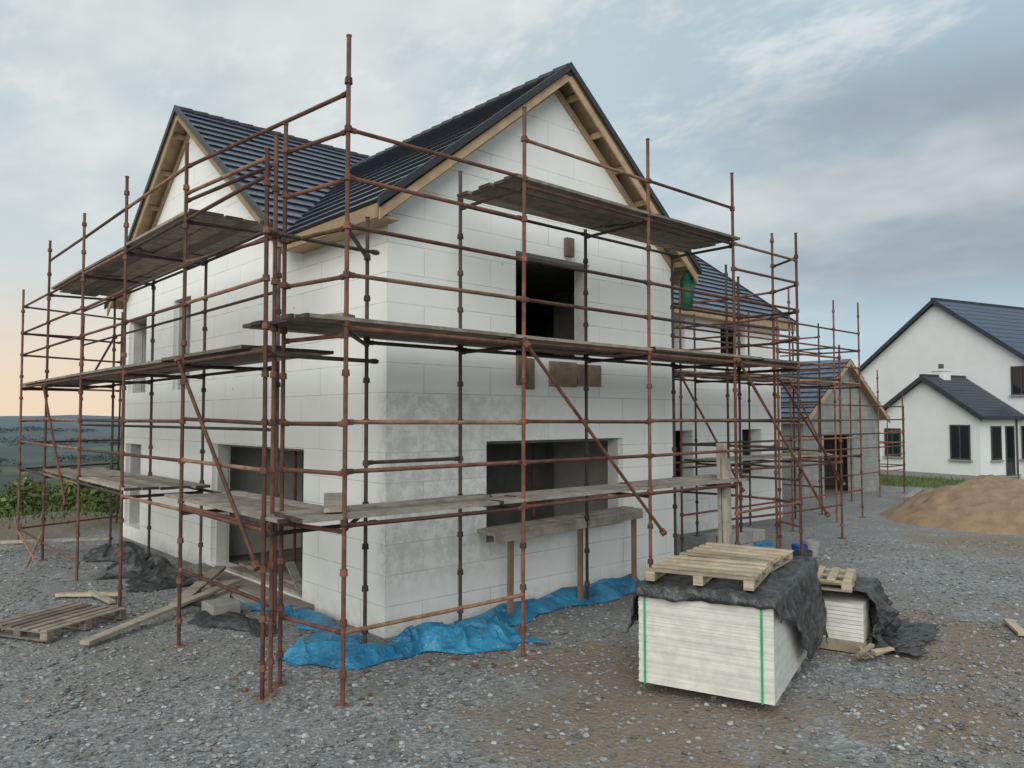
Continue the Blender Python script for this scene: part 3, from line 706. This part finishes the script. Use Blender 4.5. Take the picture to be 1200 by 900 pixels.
# ---------------------------------------------------------------- vegetation
leafm=simple('foliage',(.055,.095,.025),(.12,.14,.035),.5,.9,0,island=.45,fine=3)
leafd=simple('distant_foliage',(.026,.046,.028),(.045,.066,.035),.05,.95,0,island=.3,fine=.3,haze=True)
bark=simple('bark',(.12,.09,.07),(.08,.06,.05),6)
def leaves(name,blobs,mat,seed):
    rs=np.random.RandomState(seed); V_=[];F_=[]
    for (x,y,z,r,h,n,s) in blobs:
        d=rs.normal(size=(n,3)); d/=np.linalg.norm(d,axis=1)[:,None]; rad=rs.rand(n)**.45
        sub=rs.normal(size=(9,3)); sub/=np.linalg.norm(sub,axis=1)[:,None]
        k=rs.randint(0,9,n); c=sub[k]*.62+d*rad[:,None]*.5
        c=c*np.array([r,r,h])+np.array([x,y,z])
        u=rs.normal(size=(n,3)); u/=np.linalg.norm(u,axis=1)[:,None]; w=rs.normal(size=(n,3)); w-=u*(w*u).sum(1)[:,None]; w/=np.linalg.norm(w,axis=1)[:,None]
        sz=s*rs.uniform(.5,1.3,n)[:,None]
        q=np.stack([c-u*sz,c-w*sz*.5,c+u*sz,c+w*sz*.5],1).reshape(-1,3)
        o=len(V_); V_+=q.tolist(); F_+=[(o+4*i,o+4*i+1,o+4*i+2,o+4*i+3) for i in range(n)]
    return npmesh(name,V_,F_,[mat,bark])
rs=np.random.RandomState(4); bl=[]
for k in range(70):
    d=rs.uniform(23,44); l=-d*rs.uniform(.40,.78); x=CX+d*F2[0]+l*R2[0]; y=CY+d*F2[1]+l*R2[1]; r=rs.uniform(.8,1.5)
    topz=gz(x,y)+rs.uniform(2.2,4.0)
    topz=min(topz,1.25-(d-24)*.10+rs.uniform(-.6,.2))
    bl.append((x,y,topz-r,r,r*.95,420,.10))
leaves('hedgerow_bushes',bl,leafm,1)
bl=[]
for row in range(9):
    d0=75*(1.38**row); a0=rs.uniform(.25,.5); 
    for k in range(38):
        f=k/37; l=-(.22+.58*f); d=d0*(1+.30*(f-.5)*(1 if row%2 else -1))*(1+rs.uniform(-.05,.05))
        if mn.noise(V((row*3.3,f*5,0)))<-.15: continue
        x=CX+d*F2[0]+l*d*R2[0]; y=CY+d*F2[1]+l*d*R2[1]; r=rs.uniform(1.6,3.4)*(1+d/1000)
        bl.append((x,y,gz(x,y)+r*.5,r*(1.5+d/500),r*.7,150,.16*(1+d/130)))
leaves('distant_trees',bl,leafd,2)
rs2=np.random.RandomState(11); V_=[];F_=[]
for k in range(4200):
    if k<2800: x=rs2.uniform(28,34); y=rs2.uniform(-3,9)
    else: x=rs2.uniform(-5,1); y=rs2.uniform(13,18)
    a=rs2.rand()*6.28; h=rs2.uniform(.06,.24); zz=gz(x,y)-.02; o=len(V_); w=.02
    V_+=[(x-w*math.cos(a),y-w*math.sin(a),zz),(x+w*math.cos(a),y+w*math.sin(a),zz),(x+rs2.uniform(-.1,.1),y+rs2.uniform(-.1,.1),zz+h)]; F_.append((o,o+1,o+2))
npmesh('grass',V_,F_,[simple('grass_blade',(.07,.11,.03),(.12,.15,.05),2,.9,0,island=.3)])
strip_o=M()
strip_o.tube((6.5,-.15,4.9),(6.62,-.1,5.45),.10,10,0,.15); strip_o.tube((6.62,-.1,5.45),(6.5,-.2,5.6),.15,10,0,.06)
strip_o.obj('green_netting',[netg],SC,smooth=True)

# ---------------------------------------------------------------- light, sky
w=bpy.data.worlds.new('World'); S.world=w; w.use_nodes=True; T=w.node_tree; bg=T.nodes['Background']
class WN(NT):
    def __init__(s): s.t=T; s.tc=T.nodes.new('ShaderNodeTexCoord')
t=WN(); G_=t.tc.outputs['Generated']
sp=t.n('ShaderNodeSeparateXYZ'); t.l(G_,sp.inputs[0]); zc=sp.outputs[2]
def dot(v):
    d=t.n('ShaderNodeVectorMath',operation='DOT_PRODUCT'); t.l(G_,d.inputs[0]); d.inputs[1].default_value=v; return d.outputs['Value']
zz=t.math('ADD',t.math('MAXIMUM',zc,0),.22)
cbn=t.n('ShaderNodeCombineXYZ'); t.l(t.math('DIVIDE',sp.outputs[0],zz),cbn.inputs[0]); t.l(t.math('DIVIDE',sp.outputs[1],zz),cbn.inputs[1])
def cn(scale,detail,off,rough=.55,sc=(1,.75,1)):
    mp=t.n('ShaderNodeMapping'); mp.inputs['Location'].default_value=off; mp.inputs['Rotation'].default_value=(0,0,.6); mp.inputs['Scale'].default_value=sc; t.l(cbn.outputs[0],mp.inputs[0])
    return t.noise(scale,detail,rough,mp.outputs[0])
right=dot((R2[0],R2[1],0))
sky=t.n('ShaderNodeTexSky'); sky.sky_type='NISHITA'; sky.sun_disc=False
skc=t.mix(1.0,sky.outputs[0],(.10,.10,.10),'MULTIPLY')
base=t.mix(t.rng(zc,0.0,.34),(.75,.78,.75),(.58,.67,.69))
base=t.mix(t.rng(right,-.15,.5,0,.75),base,(.39,.56,.68))
base=t.mix(.10,base,skc)
c1=cn(1.1,5,(3,1,0),.6); c=t.mix(t.rng(c1,.42,.60,0,.88),base,(.74,.78,.765))
c4=cn(3.0,5,(5,2,1),.7,(1,.6,1)); c=t.mix(t.math('MULTIPLY',t.rng(c4,.48,.64,0,.65),t.rng(zc,.22,.40)),c,(.83,.85,.84))
c2=cn(.9,5,(9,4,2),.6); band=t.math('MULTIPLY',t.rng(zc,.10,.19),t.rng(zc,.44,.33)); 
bank=t.math('MULTIPLY',t.math('MULTIPLY',band,t.rng(right,.10,.42)),t.rng(c2,.34,.54,.35,.92)); c=t.mix(bank,c,(.31,.37,.43))
c3=cn(1.8,4,(1,7,5),.6); c=t.mix(t.rng(c3,.50,.70,0,.30),c,(.50,.56,.59))
glow=t.math('MULTIPLY',t.rng(zc,.19,.0),t.rng(right,-.12,-.5)); c=t.mix(t.math('MULTIPLY',glow,.9),c,(.90,.69,.50))
T.links.new(c,bg.inputs[0]); bg.inputs[1].default_value=1.0
sd=bpy.data.lights.new('sun','SUN'); sd.energy=2.3; sd.angle=math.radians(60); sd.color=(1,.965,.90)
so=bpy.data.objects.new('sun',sd); S.collection.objects.link(so)
az=math.radians(216); el=math.radians(29)
dv=V((math.cos(az)*math.cos(el),math.sin(az)*math.cos(el),math.sin(el))); so.rotation_euler=dv.to_track_quat('Z','Y').to_euler()
sky.sun_elevation=el; sky.sun_rotation=math.radians((90-216)%360)
cd=bpy.data.cameras.new('camera'); cd.lens=27; cd.sensor_width=36; cd.clip_end=12000; cd.clip_start=.05
co=bpy.data.objects.new('camera',cd); S.collection.objects.link(co); co.location=(CX,CY,2.86)
co.rotation_euler=(math.radians(92.54),0,math.radians(-42)); S.camera=co
